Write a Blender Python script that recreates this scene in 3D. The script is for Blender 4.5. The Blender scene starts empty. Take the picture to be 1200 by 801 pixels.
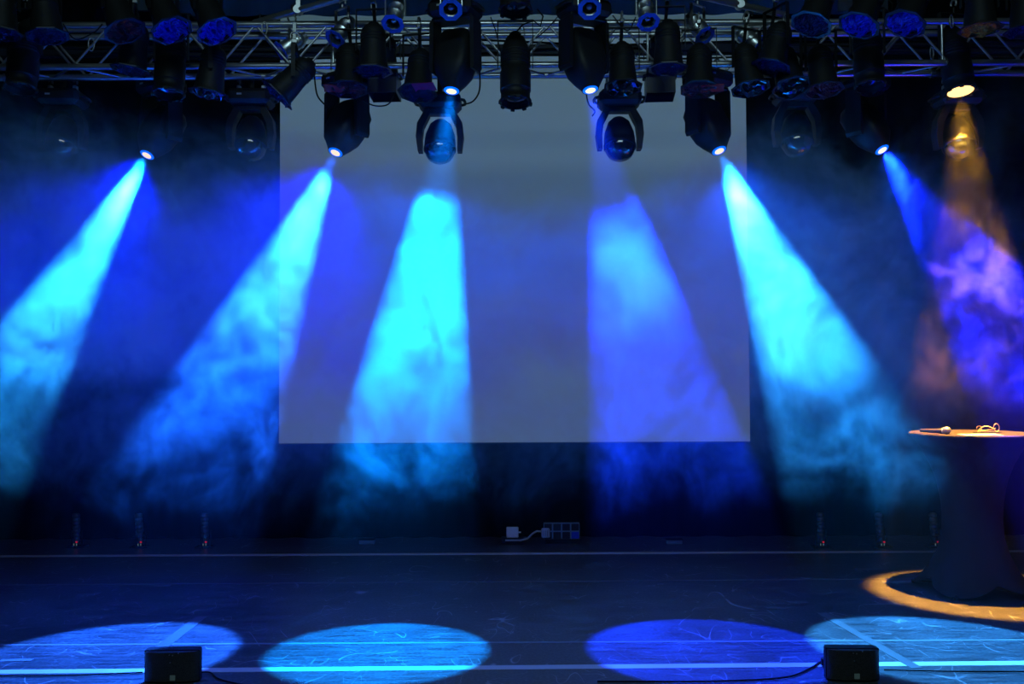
import bpy, bmesh, math, random
from mathutils import Vector, Matrix, Quaternion
random.seed(7)
PI = math.pi
S = bpy.context.scene
COL = S.collection

# ---------------------------------------------------------------- camera
F = 1155.0                       # focal length in pixels of the 1200 px wide frame
CAM_Z = 1.52
cam_d = bpy.data.cameras.new('camera')
cam_d.sensor_fit = 'HORIZONTAL'; cam_d.sensor_width = 36.0
cam_d.lens = F / 1200.0 * 36.0
cam_d.clip_end = 100
cam = bpy.data.objects.new('camera', cam_d); COL.objects.link(cam)
CAM_M = (Matrix.Translation((0, 0, CAM_Z)) @ Matrix.Rotation(PI/2 + math.radians(1.91), 4, 'X')
         @ Matrix.Rotation(-0.0045, 4, 'Z'))
cam.matrix_world = CAM_M
S.camera = cam

def ray(px, py):
    v = Vector(((px - 600) / F, -(py - 400.5) / F, -1))
    return CAM_M.to_3x3() @ v
def P(px, py, d):
    """world point seen at pixel (px, py) at distance d along +Y"""
    v = ray(px, py)
    return Vector((0, 0, CAM_Z)) + v * (d / v.y)
def G(px, py, z=0.0):
    """point of the floor (or height z) seen at a pixel"""
    v = ray(px, py)
    return Vector((0, 0, CAM_Z)) + v * ((z - CAM_Z) / v.z)

# ---------------------------------------------------------------- world, exposure
w = bpy.data.worlds.new('world'); S.world = w; w.use_nodes = True
w.node_tree.nodes['Background'].inputs[0].default_value = (0.10, 0.35, 0.6, 1)
w.node_tree.nodes['Background'].inputs[1].default_value = 0.004
S.view_settings.view_transform = 'Standard'; S.view_settings.look = 'None'
S.view_settings.exposure = 0.0; S.view_settings.gamma = 1.0
S.view_settings.use_curve_mapping = False
S.cycles.volume_bounces = 1
S.cycles.max_bounces = 5; S.cycles.diffuse_bounces = 2; S.cycles.glossy_bounces = 3
S.cycles.transparent_max_bounces = 8
S.cycles.volume_step_rate = 1.0
S.cycles.volume_max_steps = 256
S.cycles.sample_clamp_indirect = 3.0
S.cycles.caustics_reflective = False; S.cycles.caustics_refractive = False

# ---------------------------------------------------------------- lamps of the show
def spot(name, pos, target, power, color, deg, blend=0.12, radius=0.03, parent=None):
    l = bpy.data.lights.new(name, 'SPOT')
    l.energy = power; l.color = color; l.spot_size = math.radians(deg); l.spot_blend = blend
    l.shadow_soft_size = radius
    o = bpy.data.objects.new(name, l); COL.objects.link(o)
    o.location = pos
    o.rotation_euler = (Vector(target) - Vector(pos)).to_track_quat('-Z', 'Y').to_euler()
    return o
def area(name, pos, target, power, color, sx, sy):
    l = bpy.data.lights.new(name, 'AREA'); l.shape = 'RECTANGLE'
    l.size = sx; l.size_y = sy; l.energy = power; l.color = color
    o = bpy.data.objects.new(name, l); COL.objects.link(o); o.location = pos
    o.rotation_euler = (Vector(target) - Vector(pos)).to_track_quat('-Z', 'Y').to_euler()
    return o

# lens pixel, lens depth, floor target pixel, cone (degrees), power, colour
BEAMS = {
    'A': dict(lens=P(172, 182, 7.10), tgt=G(-170, 765), deg=18.5, pw=19000, col=(.013, .30, 1), blend=.15, haze_fill=(.022, (0, .002, 1))),
    'B': dict(lens=P(393, 179, 6.90), tgt=G(134, 765), deg=22.0, pw=20000, col=(.008, .11, 1), blend=.15, haze_fill=(.020, (0, .002, 1))),
    'C': dict(lens=P(529, 107, 6.40), tgt=G(446, 762), deg=19.8, pw=16000, col=(.001, .22, 1), blend=.06, haze_fill=(.009, (0, .09, 1))),
    'D': dict(lens=P(692, 106, 6.40), tgt=G(828, 760), deg=21.8, pw=13000, col=(.004, .035, 1), blend=.06, haze_fill=(.009, (0, .09, 1))),
    'E': dict(lens=P(843, 177, 6.90), tgt=G(1095, 757), deg=22.4, pw=19000, col=(.015, .27, 1), blend=.06, haze_fill=(.007, (0, .06, 1))),
    'F': dict(lens=P(1034, 176, 7.10), tgt=G(1440, 762), deg=27.0, pw=52000, col=(.002, .010, 1), blend=.15, haze_fill=(.002, (0, .10, 1))),
}
for k, b in BEAMS.items():
    d = (b['tgt'] - b['lens']).normalized(); b['dir'] = d
    spot('beam_lamp', b['lens'] + d * .03, b['tgt'], b['pw'], b['col'], b['deg'], b['blend'], .035)
    spot('added_haze_fill', b['lens'] + d * .03, b['tgt'], b['pw'] * b['haze_fill'][0], b['haze_fill'][1], 95, 1.0, .05)  # added wide dim blue fill that lights the haze between the beams
AMB = dict(lens=P(1126, 111, 6.80)); AMB['tgt'] = G(1161, 694.5); AMB['dir'] = (AMB['tgt'] - AMB['lens']).normalized()
spot('amber_lamp', AMB['lens'] + AMB['dir'] * .03, AMB['tgt'], 6600, (1, .43, .04), 27.5, .25, .05)
# added dim fill light over the camera, for highlights on truss and chrome
area('added_front_fill', (0.0, 1.0, 6.0), (0, 7, 3.4), 135, (.55, .90, 1.0), 5, 1.2)

# ---------------------------------------------------------------- material helpers
def mat(name, base=(.5, .5, .5), rough=.5, metal=0.0, spec=.5, emis=None, estr=0.0):
    m = bpy.data.materials.new(name); m.use_nodes = True
    b = m.node_tree.nodes['Principled BSDF']
    b.inputs['Base Color'].default_value = (*base, 1)
    b.inputs['Roughness'].default_value = rough
    b.inputs['Metallic'].default_value = metal
    b.inputs['Specular IOR Level'].default_value = spec
    if emis:
        b.inputs['Emission Color'].default_value = (*emis, 1); b.inputs['Emission Strength'].default_value = estr
    return m
class NT:
    """tiny node-graph writer"""
    def __init__(s, tree): s.t = tree
    def node(s, kind, **kw):
        n = s.t.nodes.new(kind)
        for k, v in kw.items(): setattr(n, k, v)
        return n
    def put(s, inp, v):
        if isinstance(v, bpy.types.NodeSocket): s.t.links.new(v, inp)
        else: inp.default_value = v
    def math(s, op, a, b=0.0, clamp=False):
        n = s.node('ShaderNodeMath', operation=op, use_clamp=clamp); s.put(n.inputs[0], a); s.put(n.inputs[1], b); return n.outputs[0]
    def vmath(s, op, a, b=(0, 0, 0)):
        n = s.node('ShaderNodeVectorMath', operation=op); s.put(n.inputs[0], a)
        if op == 'SCALE': s.put(n.inputs['Scale'], b)
        else: s.put(n.inputs[1], b)
        return n.outputs['Value'] if op in ('LENGTH', 'DOT_PRODUCT', 'DISTANCE') else n.outputs[0]
    def noise(s, v, scale, detail=2, rough=.5, dist=0.0, color=False):
        n = s.node('ShaderNodeTexNoise'); s.put(n.inputs['Vector'], v); n.inputs['Scale'].default_value = scale
        n.inputs['Detail'].default_value = detail; n.inputs['Roughness'].default_value = rough
        n.inputs['Distortion'].default_value = dist
        return n.outputs['Color' if color else 'Fac']
    def remap(s, v, a, b, c=0.0, d=1.0, smooth=True):
        n = s.node('ShaderNodeMapRange', interpolation_type='SMOOTHSTEP' if smooth else 'LINEAR')
        s.put(n.inputs[0], v)
        for i, x in enumerate((a, b, c, d)): s.put(n.inputs[i + 1], x)
        return n.outputs[0]
    def mix(s, f, a, b):
        n = s.node('ShaderNodeMix', data_type='RGBA'); s.put(n.inputs[0], f)
        s.put(n.inputs[6], a if isinstance(a, bpy.types.NodeSocket) else (*a, 1)); s.put(n.inputs[7], b if isinstance(b, bpy.types.NodeSocket) else (*b, 1))
        return n.outputs[2]

# ---------------------------------------------------------------- mesh helpers
class MB:
    def __init__(s): s.v = []; s.f = []; s.sm = []
    def add(s, vs, fs, smooth=False):
        o = len(s.v); s.v += [tuple(x) for x in vs]
        s.f += [tuple(i + o for i in f) for f in fs]; s.sm += [smooth] * len(fs); return s
    def box(s, c, d, M=None, ch=0.0):
        """box centre c, size d, chamfer ch on the vertical edges of every side"""
        bm = bmesh.new(); bmesh.ops.create_cube(bm, size=1)
        for v in bm.verts: v.co = Vector((v.co.x * d[0], v.co.y * d[1], v.co.z * d[2]))
        if ch > 0: bmesh.ops.bevel(bm, geom=list(bm.edges), offset=ch, segments=1, affect='EDGES', profile=.5)
        bm.verts.index_update()
        T = Matrix.Translation(c) @ (M.to_4x4() if M else Matrix.Identity(4))
        s.add([T @ v.co for v in bm.verts], [[v.index for v in f.verts] for f in bm.faces]); bm.free(); return s
    def cyl(s, a, b, r, r2=None, n=10, caps=True):
        a = Vector(a); b = Vector(b); r2 = r if r2 is None else r2
        q = (b - a).to_track_quat('Z', 'Y').to_matrix()
        vs = []
        for p, rr in ((a, r), (b, r2)):
            for i in range(n):
                t = 2 * PI * i / n; vs.append(p + q @ Vector((math.cos(t) * rr, math.sin(t) * rr, 0)))
        s.add(vs, [(i, (i + 1) % n, n + (i + 1) % n, n + i) for i in range(n)], True)
        if caps:
            s.add(vs[:n][::-1], [tuple(range(n))]); s.add(vs[n:], [tuple(range(n))])
        return s
    def tube(s, pts, r, n=6, closed=False):
        pts = [Vector(p) for p in pts]; m = len(pts); vs = []; up = None
        for i, p in enumerate(pts):
            a = pts[i - 1] if (i > 0 or closed) else p
            b = pts[(i + 1) % m] if (i < m - 1 or closed) else p
            t = (b - a).normalized()
            if up is None: up = t.orthogonal().normalized()
            up = (up - t * up.dot(t))
            up = up.normalized() if up.length > 1e-6 else t.orthogonal().normalized()
            w_ = t.cross(up)
            for k in range(n):
                an = 2 * PI * k / n; vs.append(p + up * math.cos(an) * r + w_ * math.sin(an) * r)
        fs = []
        for i in range(m if closed else m - 1):
            j = (i + 1) % m
            fs += [(i * n + k, i * n + (k + 1) % n, j * n + (k + 1) % n, j * n + k) for k in range(n)]
        s.add(vs, fs, True)
        if not closed:
            s.add(vs[:n][::-1], [tuple(range(n))]); s.add(vs[-n:], [tuple(range(n))])
        return s
    def lathe(s, prof, n=24, cap0=False, cap1=False, M=None, smooth=True):
        """prof: (radius, z) list; repeated points give a hard edge"""
        vs = []
        for r, z in prof:
            for i in range(n):
                t = 2 * PI * i / n; vs.append(Vector((r * math.cos(t), r * math.sin(t), z)))
        if M: vs = [M @ v for v in vs]
        fs = []
        for j in range(len(prof) - 1):
            if prof[j] == prof[j + 1]: continue
            fs += [(j * n + i, j * n + (i + 1) % n, (j + 1) * n + (i + 1) % n, (j + 1) * n + i) for i in range(n)]
        s.add(vs, fs, smooth)
        if cap0: s.add(vs[:n][::-1], [tuple(range(n))])
        if cap1: s.add(vs[-n:], [tuple(range(n))])
        return s
    def loft(s, secs, n=28, cap0=True, cap1=True):
        """secs: (z, half x, half y, exponent, cx, cy)"""
        vs = []
        for z, hx, hy, e, cx, cy in secs:
            for i in range(n):
                t = 2 * PI * i / n; c, d = math.cos(t), math.sin(t)
                vs.append(Vector((cx + hx * math.copysign(abs(c) ** (2 / e), c), cy + hy * math.copysign(abs(d) ** (2 / e), d), z)))
        fs = []
        for j in range(len(secs) - 1):
            fs += [(j * n + i, j * n + (i + 1) % n, (j + 1) * n + (i + 1) % n, (j + 1) * n + i) for i in range(n)]
        s.add(vs, fs, True)
        if cap0: s.add(vs[:n][::-1], [tuple(range(n))])
        if cap1: s.add(vs[-n:], [tuple(range(n))])
        return s
    def prism(s, poly, t, M=None):
        """flat outline poly (x, z) extruded by t along y"""
        n = len(poly); vs = [Vector((x, -t / 2, z)) for x, z in poly] + [Vector((x, t / 2, z)) for x, z in poly]
        if M: vs = [M @ v for v in vs]
        s.add(vs, [tuple(range(n)), tuple(range(2 * n - 1, n - 1, -1))] + [(i, n + i, n + (i + 1) % n, (i + 1) % n) for i in range(n)]); return s
    def mesh(s, name, m):
        me = bpy.data.meshes.new(name); me.from_pydata(s.v, [], s.f); me.polygons.foreach_set('use_smooth', s.sm)
        bm = bmesh.new(); bm.from_mesh(me); bmesh.ops.recalc_face_normals(bm, faces=bm.faces); bm.to_mesh(me); bm.free()
        me.materials.append(m); me.update(); return me
CACHE = {}
def part(name, m, build, parent=None, key=None, loc=None, rot=None):
    """link one mesh object; alike parts (same key and material) share mesh data"""
    k = (key, m.name) if key else None
    if k and k in CACHE: me = CACHE[k]
    else:
        mb = MB(); build(mb); me = mb.mesh(name, m)
        if k: CACHE[k] = me
    o = bpy.data.objects.new(name, me); COL.objects.link(o)
    if parent: o.parent = parent
    if loc is not None: o.location = loc
    if rot is not None: o.rotation_mode = 'QUATERNION'; o.rotation_quaternion = rot.to_quaternion() if isinstance(rot, Matrix) else rot
    return o
def tag(o, label=None, cat=None, group=None, kind=None):
    if label: o['label'] = label
    if cat: o['category'] = cat
    if group: o['group'] = group
    if kind: o['kind'] = kind
    return o
def thing(name, loc, label, cat, group=None, rot=None):
    o = bpy.data.objects.new(name, None); COL.objects.link(o); o.location = loc; o.empty_display_size = .1
    if rot is not None: o.rotation_mode = 'QUATERNION'; o.rotation_quaternion = rot
    return tag(o, label, cat, group)
def aim(d, up=(0, 0, 1)):
    """quaternion that turns local -Z onto direction d"""
    return Vector(d).to_track_quat('-Z', 'Y')

# ---------------------------------------------------------------- materials
M = {}
M['black'] = mat('black_housing', (.010, .011, .012), .55, 0, .25)
M['black_satin'] = mat('black_satin', (.010, .011, .012), .5, 0, .25)
M['black_cable'] = mat('black_rubber', (.008, .008, .008), .6, 0, .2)
M['alu'] = mat('aluminium', (.62, .64, .64), .33, .9, .5)
M['chrome'] = mat('chrome', (.80, .84, .84), .33, 1.0)
M['steel'] = mat('steel', (.35, .36, .36), .4, .8)
M['blue_frame'] = mat('blue_gel_frame', (.02, .14, .75), .4, 0, .4)
M['lens_dark'] = mat('dark_glass', (.01, .015, .02), .08, 0, .9)
M['white_plastic'] = mat('white_plastic', (.9, .92, .78), .5)
M['grey_plastic'] = mat('grey_plastic', (.45, .52, .48), .5)
M['socket_line'] = mat('socket_grey', (.16, .26, .28), .5)
M['socket_hole'] = mat('socket_black', (.004, .004, .005), .6)
M['socket_blue'] = mat('socket_blue', (.01, .05, .5), .5)
M['lens_lit'] = mat('lit_lens', (0, 0, 0), .3, emis=(1, .80, .58), estr=1.3)
M['lens_rim'] = mat('lit_blue_glass', (0, 0, 0), .3, emis=(0, .10, 1), estr=2.2)
M['amber_lit'] = mat('lit_amber_lens', (0, 0, 0), .3, emis=(1, .50, .16), estr=3.2)
M['red_led'] = mat('red_led', (.1, 0, 0), .3, emis=(1, .02, .06), estr=.4)
M['white_led'] = mat('white_led', (.1, .1, .1), .3, emis=(.5, .8, .8), estr=.12)
M['paper'] = mat('paper', (.5, .49, .46), .7)
M['red_gel'] = mat('red_gel', (.55, .01, .015), .25)
M['purple_gel'] = mat('purple_gel', (.35, .005, .12), .25)
M['navy'] = mat('navy_panel', (.002, .006, .022), .4)

def wrinkle(name, base, rough, strength, scale=14, metal=.0):
    m = mat(name, base, rough, metal); t = NT(m.node_tree); tc = t.node('ShaderNodeTexCoord')
    v = t.vmath('MULTIPLY', tc.outputs['Object'], (1, 2.2, 1))
    n = t.noise(v, scale, 3, .6, 1.5)
    b = t.node('ShaderNodeBump'); b.inputs['Strength'].default_value = strength; b.inputs['Distance'].default_value = .05
    t.put(b.inputs['Height'], n); t.put(m.node_tree.nodes['Principled BSDF'].inputs['Normal'], b.outputs[0]); return m
M['foil_blue'] = wrinkle('blue_foil_gel', (.02, .07, .95), .28, 1.0, metal=.85)
M['foil_dim'] = wrinkle('dark_blue_foil_gel', (.003, .014, .09), .25, 1.0, metal=.4)
M['foil_red'] = wrinkle('red_foil_gel', (.12, .008, .02), .3, 1.0, metal=.3)
M['foil_amber'] = wrinkle('amber_foil_gel', (.8, .30, .03), .25, 1.0, metal=.85)

def floor_mat():
    m = mat('scuffed_vinyl', (.05, .05, .05), .35, 0, .5); t = NT(m.node_tree); bs = m.node_tree.nodes['Principled BSDF']
    tc = t.node('ShaderNodeTexCoord').outputs['Object']
    a = t.noise(t.vmath('MULTIPLY', tc, (1.2, 14, 1)), 3.0, 4, .65)          # long wipe marks along the sheets
    b = t.noise(tc, 55, 3, .6)
    c = t.noise(tc, 1.3, 3, .6)
    # fine curved scratches: thin bands where a warped noise crosses one value
    sc = None
    for k, (sx, sy, s_, wd) in enumerate(((1, .6, 2.3, .005), (1.3, .5, 3.6, .006), (.8, .9, 7, .008))):
        n = t.noise(t.vmath('ADD', t.vmath('MULTIPLY', tc, (sx, sy, 1)), (k * 7.3, k * 3.1, 0)), s_, 1, .4, .6)
        d = t.math('ABSOLUTE', t.math('SUBTRACT', n, .5 + .02 * k))
        line = t.remap(d, 0, wd, 1, 0, False)
        gate = t.remap(t.noise(t.vmath('ADD', tc, (k * 5, 2, 0)), 3.1, 2, .5), .5, .6)
        line = t.math('MULTIPLY', line, gate)
        sc = line if sc is None else t.math('MAXIMUM', sc, line)
    f = t.math('MULTIPLY_ADD', a, 1.0); 
    base = t.math('ADD', t.math('MULTIPLY', t.remap(a, .3, .75), .55), t.math('MULTIPLY', t.remap(b, .35, .75), .45))
    base = t.math('MULTIPLY', base, t.remap(c, .3, .7, .75, 1.15))
    col = t.mix(base, (.010, .012, .014), (.14, .144, .150))
    col = t.mix(sc, col, (.30, .31, .32))
    t.put(bs.inputs['Base Color'], col)
    t.put(bs.inputs['Roughness'], t.remap(a, .3, .7, .28, .42))
    bp = t.node('ShaderNodeBump'); bp.inputs['Strength'].default_value = .15; bp.inputs['Distance'].default_value = .002
    t.put(bp.inputs['Height'], b); t.put(bs.inputs['Normal'], bp.outputs[0])
    return m
M['vinyl'] = floor_mat()
M['tape'] = mat('white_tape', (.55, .55, .52), .4)
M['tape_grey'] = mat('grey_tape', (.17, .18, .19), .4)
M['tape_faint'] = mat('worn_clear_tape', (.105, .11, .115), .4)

def cloth(name, c, rough=.95):
    m = mat(name, c, rough, 0, .1); t = NT(m.node_tree)
    tc = t.node('ShaderNodeTexCoord').outputs['Object']
    n = t.noise(t.vmath('MULTIPLY', tc, (1, 1, .15)), 9, 3, .6)
    t.put(m.node_tree.nodes['Principled BSDF'].inputs['Base Color'], t.mix(n, tuple(x * .6 for x in c), tuple(x * 1.4 for x in c)))
    return m
M['drape'] = cloth('black_stage_drape', (.0016, .0016, .0018))
M['border'] = cloth('dark_teal_border', (.022, .060, .085))
M['olive'] = mat('dark_olive_panel', (.03, .045, .03), .8)
M['cover'] = cloth('black_stretch_cover', (.011, .011, .013), .8)
M['table_top'] = cloth('table_top_cloth', (.03, .027, .025), .9)

# ---------------------------------------------------------------- haze
def along(k, f): b_ = BEAMS[k]; return b_['lens'] + (b_['tgt'] - b_['lens']) * f
PUFFS = [(along('A', .10), (.22, .22, .36, 1.1), 0), (along('B', .13), (.22, .22, .30, 1.1), 0), (along('E', .16), (.24, .24, .48, .9), 0),
         (along('D', .40), (.36, .40, .42, .9), 0)]
def build_haze():
    m = bpy.data.materials.new('stage_haze'); m.use_nodes = True; nt = m.node_tree; nt.nodes.clear(); t = NT(nt)
    pos = t.node('ShaderNodeTexCoord').outputs['Object']
    warp = t.vmath('SCALE', t.vmath('SUBTRACT', t.noise(pos, 1.3, 1, .5, color=True), (.5, .5, .5)), .8)
    pw = t.vmath('ADD', pos, warp)
    n = t.noise(pw, 2.6, 4, .62)
    sx = t.node('ShaderNodeSeparateXYZ'); t.put(sx.inputs[0], pos)
    x, y, z = sx.outputs
    z = t.math('ADD', z, t.math('MULTIPLY', t.math('SUBTRACT', n, .5), 1.1))
    # the bank of smoke: its top height (red), thickness (green) and lower edge (blue) change along the stage
    cr = t.node('ShaderNodeValToRGB'); cr.color_ramp.interpolation = 'B_SPLINE'
    stops = [(-4, 2.8, .7, 1.5), (-2.7, 3.06, .9, 1.5), (-2.0, 2.8, .9, 1.55), (-1.2, 2.92, .9, 1.5), (-.5, 2.62, 1.0, 1.3), (0, 2.5, 1, 1.5), (.55, 2.5, .8, 1.7),
             (.95, 2.6, .6, 1.6), (1.45, 3.05, 1.0, 1.35), (2.1, 2.55, .8, 1.3), (2.45, 2.6, .30, 1.3), (2.75, 3.6, .012, 1.3), (4, 3.6, .012, 1.3)]
    e = cr.color_ramp.elements
    while len(e) < len(stops): e.new(.5)
    for i, (sx_, tp, dn, lo) in enumerate(stops):
        e[i].position = (sx_ + 4) / 8; e[i].color = (tp / 4, dn, lo / 4, 1)
    t.put(cr.inputs[0], t.math('DIVIDE', t.math('ADD', x, 4.0), 8.0))
    sc_ = t.node('ShaderNodeSeparateColor'); t.put(sc_.inputs[0], cr.outputs[0])
    top = t.math('MULTIPLY', sc_.outputs[0], 4.0); lo = t.math('MULTIPLY', sc_.outputs[2], 4.0)
    dn = sc_.outputs[1]
    cap = t.remap(t.math('SUBTRACT', top, z), -.03, .12)
    wisp = t.remap(n, .38, .62, .22, 1.6)
    fine = t.noise(t.vmath('MULTIPLY', pw, (1, 1, .7)), 11.0, 2, .65)
    wisp2 = t.math('MULTIPLY', wisp, t.remap(fine, .40, .60, .15, 1.9))
    hi = t.math('MULTIPLY', t.remap(t.math('SUBTRACT', z, lo), -.1, .35), t.math('MULTIPLY', dn, t.math('MULTIPLY', wisp, t.remap(fine, .38, .62, .65, 1.35))))
    mid = t.math('MULTIPLY', t.remap(z, .75, 1.35), wisp2)
    near = t.remap(y, 7.2, 8.2, 1, .25)
    dens = t.math('ADD', t.math('MULTIPLY', hi, .62), t.math('MULTIPLY', t.math('MULTIPLY', mid, dn), .20))
    dens = t.math('MULTIPLY', t.math('MULTIPLY', dens, cap), near)
    # thick puffs just under three of the lamps
    for c, rad, k in PUFFS:
        q = t.vmath('LENGTH', t.vmath('DIVIDE', t.vmath('SUBTRACT', pw if k else pos, tuple(c)), (rad[0], rad[1], rad[2])))
        dens = t.math('ADD', dens, t.math('MULTIPLY', t.remap(q, .35, 1.0, 1, 0), t.math('MULTIPLY', wisp, rad[3])))
    dens = t.math('ADD', dens, .004)
    vs = t.node('ShaderNodeVolumeScatter'); vs.inputs['Color'].default_value = (.35, .86, 1, 1)
    vs.inputs['Anisotropy'].default_value = .3
    t.put(vs.inputs['Density'], dens)
    out = t.node('ShaderNodeOutputMaterial'); nt.links.new(vs.outputs[0], out.inputs['Volume'])
    m.cycles.volume_sampling = 'MULTIPLE_IMPORTANCE'
    m.cycles.volume_step_rate = .5
    o = part('stage_haze', m, lambda mb: mb.box((-1.0, 6.9, 1.85), (7.6, 3.9, 3.5)))
    tag(o, 'drifting smoke haze filling the air above the stage under the lamps', 'haze', kind='stuff')
build_haze()
def build_threads():
    m = bpy.data.materials.new('thin_smoke'); m.use_nodes = True; nt = m.node_tree; nt.nodes.clear(); t = NT(nt)
    pos = t.node('ShaderNodeTexCoord').outputs['Object']
    pw = t.vmath('ADD', pos, t.vmath('SCALE', t.vmath('SUBTRACT', t.noise(pos, 2.6, 2, .6, color=True), (.5, .5, .5)), .9))
    sx = t.node('ShaderNodeSeparateXYZ'); t.put(sx.inputs[0], pos); x, y, z = sx.outputs
    rg = t.noise(pw, 3.3, 3, .55)
    rg = t.remap(t.math('ABSOLUTE', t.math('SUBTRACT', rg, .5)), .0, .06, 1, 0)
    g2 = t.remap(t.noise(pw, 1.7, 1, .5), .42, .6)
    gate = t.math('MULTIPLY', t.math('MULTIPLY', g2, t.remap(x, 2.75, 2.9)), t.math('MULTIPLY', t.remap(z, 1.2, 1.6), t.remap(z, 2.2, 3.4, 1, .10)))
    gate = t.math('MULTIPLY', gate, t.remap(y, 7.6, 8.2, 1, .1))
    dens = t.math('MULTIPLY', t.math('MULTIPLY', rg, gate), .10)
    dens = t.math('ADD', dens, t.math('MULTIPLY', t.remap(z, .9, 1.5), .001))
    vs = t.node('ShaderNodeVolumeScatter'); vs.inputs['Color'].default_value = (.8, .9, 1, 1)
    vs.inputs['Anisotropy'].default_value = .3; t.put(vs.inputs['Density'], t.math('ADD', dens, .0018))
    out = t.node('ShaderNodeOutputMaterial'); nt.links.new(vs.outputs[0], out.inputs['Volume'])
    m.cycles.volume_step_rate = .5
    o = part('smoke_threads', m, lambda mb: mb.box((3.81, 6.9, 1.85), (1.98, 3.9, 3.5)))
    tag(o, 'thin curling threads of smoke in the amber and blue light over the cocktail table', 'smoke', kind='stuff')
build_threads()

# ---------------------------------------------------------------- setting
WALL_Y = 9.3
tag(part('floor', M['black'], lambda mb: mb.box((0, 4.8, -.06), (14, 10.4, .10))), kind='structure')
FLOOR = bpy.data.objects['floor']
# seams of the dance-floor sheets as seen: pixels at the left and right frame edge
def line_pts(yl, yr):
    a = G(0, yl); b = G(1200, yr); d = (b - a) / (b.x - a.x)
    return (a + d * (-6.5 - a.x)), (a + d * (6.5 - a.x))
seams = [line_pts(651.5, 645.5), line_pts(685, 677), line_pts(755.5, 749.5)]
def quad_slab(mb, a, b, c, d, z0, z1):
    vs = [(p.x, p.y, z0) for p in (a, b, c, d)] + [(p.x, p.y, z1) for p in (a, b, c, d)]
    mb.add(vs, [(3, 2, 1, 0), (4, 5, 6, 7), (0, 1, 5, 4), (1, 2, 6, 5), (2, 3, 7, 6), (3, 0, 4, 7)])
rows = [(Vector((-6.5, 9.8, 0)), Vector((6.5, 9.8, 0)))] + seams + [(Vector((-6.5, 3.3, 0)), Vector((6.5, 3.1, 0)))]
for i in range(4):
    fa, fb = rows[i]; na, nb = rows[i + 1]; g = Vector((0, .004, 0))
    part('vinyl_sheet', M['vinyl'], lambda mb: quad_slab(mb, na + g, nb + g, fb - g, fa - g, -.008, 0), FLOOR)
def tape(yl, yr, wd, m, label, x0=-6.5, x1=6.5, name='floor_tape'):
    a, b = line_pts(yl, yr); d = (b - a) / 13.0
    p = a + d * (x0 + 6.5); q = a + d * (x1 + 6.5); h = Vector((0, wd / 2, 0))
    o = part(name, m, lambda mb: quad_slab(mb, p - h, q - h, q + h, p + h, .0003, .0015)); tag(o, label, 'tape')
tape(787, 776.5, .072, M['tape'], 'broad white tape line running across the front of the stage')
tape(651.5, 645.5, .09, M['tape'], 'pale tape line along the back of the stage floor')
tape(685, 677, .03, M['tape_faint'], 'faint tape over the middle floor seam behind the light spots')
tape(755.5, 749.5, .028, M['tape_grey'], 'thin tape over the floor seam that crosses all four light spots')
def mark(p, q, wd, m, label):
    a = G(*p); b = G(*q); n = (b - a).cross(Vector((0, 0, 1))).normalized() * wd / 2
    o = part('floor_mark', m, lambda mb: quad_slab(mb, a - n, b - n, b + n, a + n, .0016, .003)); tag(o, label, 'tape')
mark((237, 722), (180, 765), .075, M['tape_faint'], 'diagonal paler strip in the leftmost light spot')  # thin strip slightly paler than the vinyl around it
mark((962, 718), (1075, 783), .06, M['tape_faint'], 'diagonal paler strip running behind the right floor speaker')  # second diagonal strip, paler than the vinyl
mark((0, 774), (38, 773), .04, M['tape_grey'], 'short paler strip at the left edge of the leftmost light spot')  # short strip, paler than the vinyl
mark((180, 686.5), (200, 686), .05, M['tape_faint'], 'small tape mark on the dark floor above the leftmost light spot')
mark((898, 712.5), (922, 712), .06, M['tape_faint'], 'small tape mark on dark floor, left of a pair')
mark((924, 706), (944, 705.5), .06, M['tape_faint'], 'small tape mark on dark floor, right one of a pair')
mark((1008, 666.5), (1035, 665.5), .08, M['tape_faint'], 'short tape mark left of the cocktail table near the middle seam')
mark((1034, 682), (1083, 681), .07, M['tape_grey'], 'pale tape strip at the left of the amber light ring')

def drape(name, x0, x1, y, z0, z1, m, amp=.05, wl=.22, kind='structure', rot=0):
    def b(mb):
        n = int((x1 - x0) / .03); vs = []
        for i in range(n + 1):
            x = x0 + (x1 - x0) * i / n
            o = amp * math.sin(2 * PI * x / wl + 1.2 * math.sin(x * 1.7)) + amp * .4 * math.sin(x * 11.3)
            vs += [(x, y + o, z0), (x, y + o * .9, z1), (x, y + o + .012, z0), (x, y + o * .9 + .012, z1)]
        fs = []
        for i in range(n):
            a = i * 4; c = a + 4
            fs += [(a, c, c + 1, a + 1), (a + 3, c + 3, c + 2, a + 2), (a + 1, c + 1, c + 3, a + 3), (a + 2, c + 2, c, a)]
        mb.add(vs, fs, True)
    o = part(name, m, b); o['kind'] = kind; return o
drape('wall_back', -6.4, 6.4, WALL_Y, 0.0, 6.0, M['drape'], .03, .30)
part('wall_left', M['drape'], lambda mb: mb.box((-6.5, 5.2, 3), (.1, 8.6, 6)))['kind'] = 'structure'
part('wall_right', M['drape'], lambda mb: mb.box((6.5, 5.2, 3), (.1, 8.6, 6)))['kind'] = 'structure'
part('ceiling', M['black'], lambda mb: mb.box((0, 5.2, 6.05), (13.2, 8.6, .1)))['kind'] = 'structure'

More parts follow.
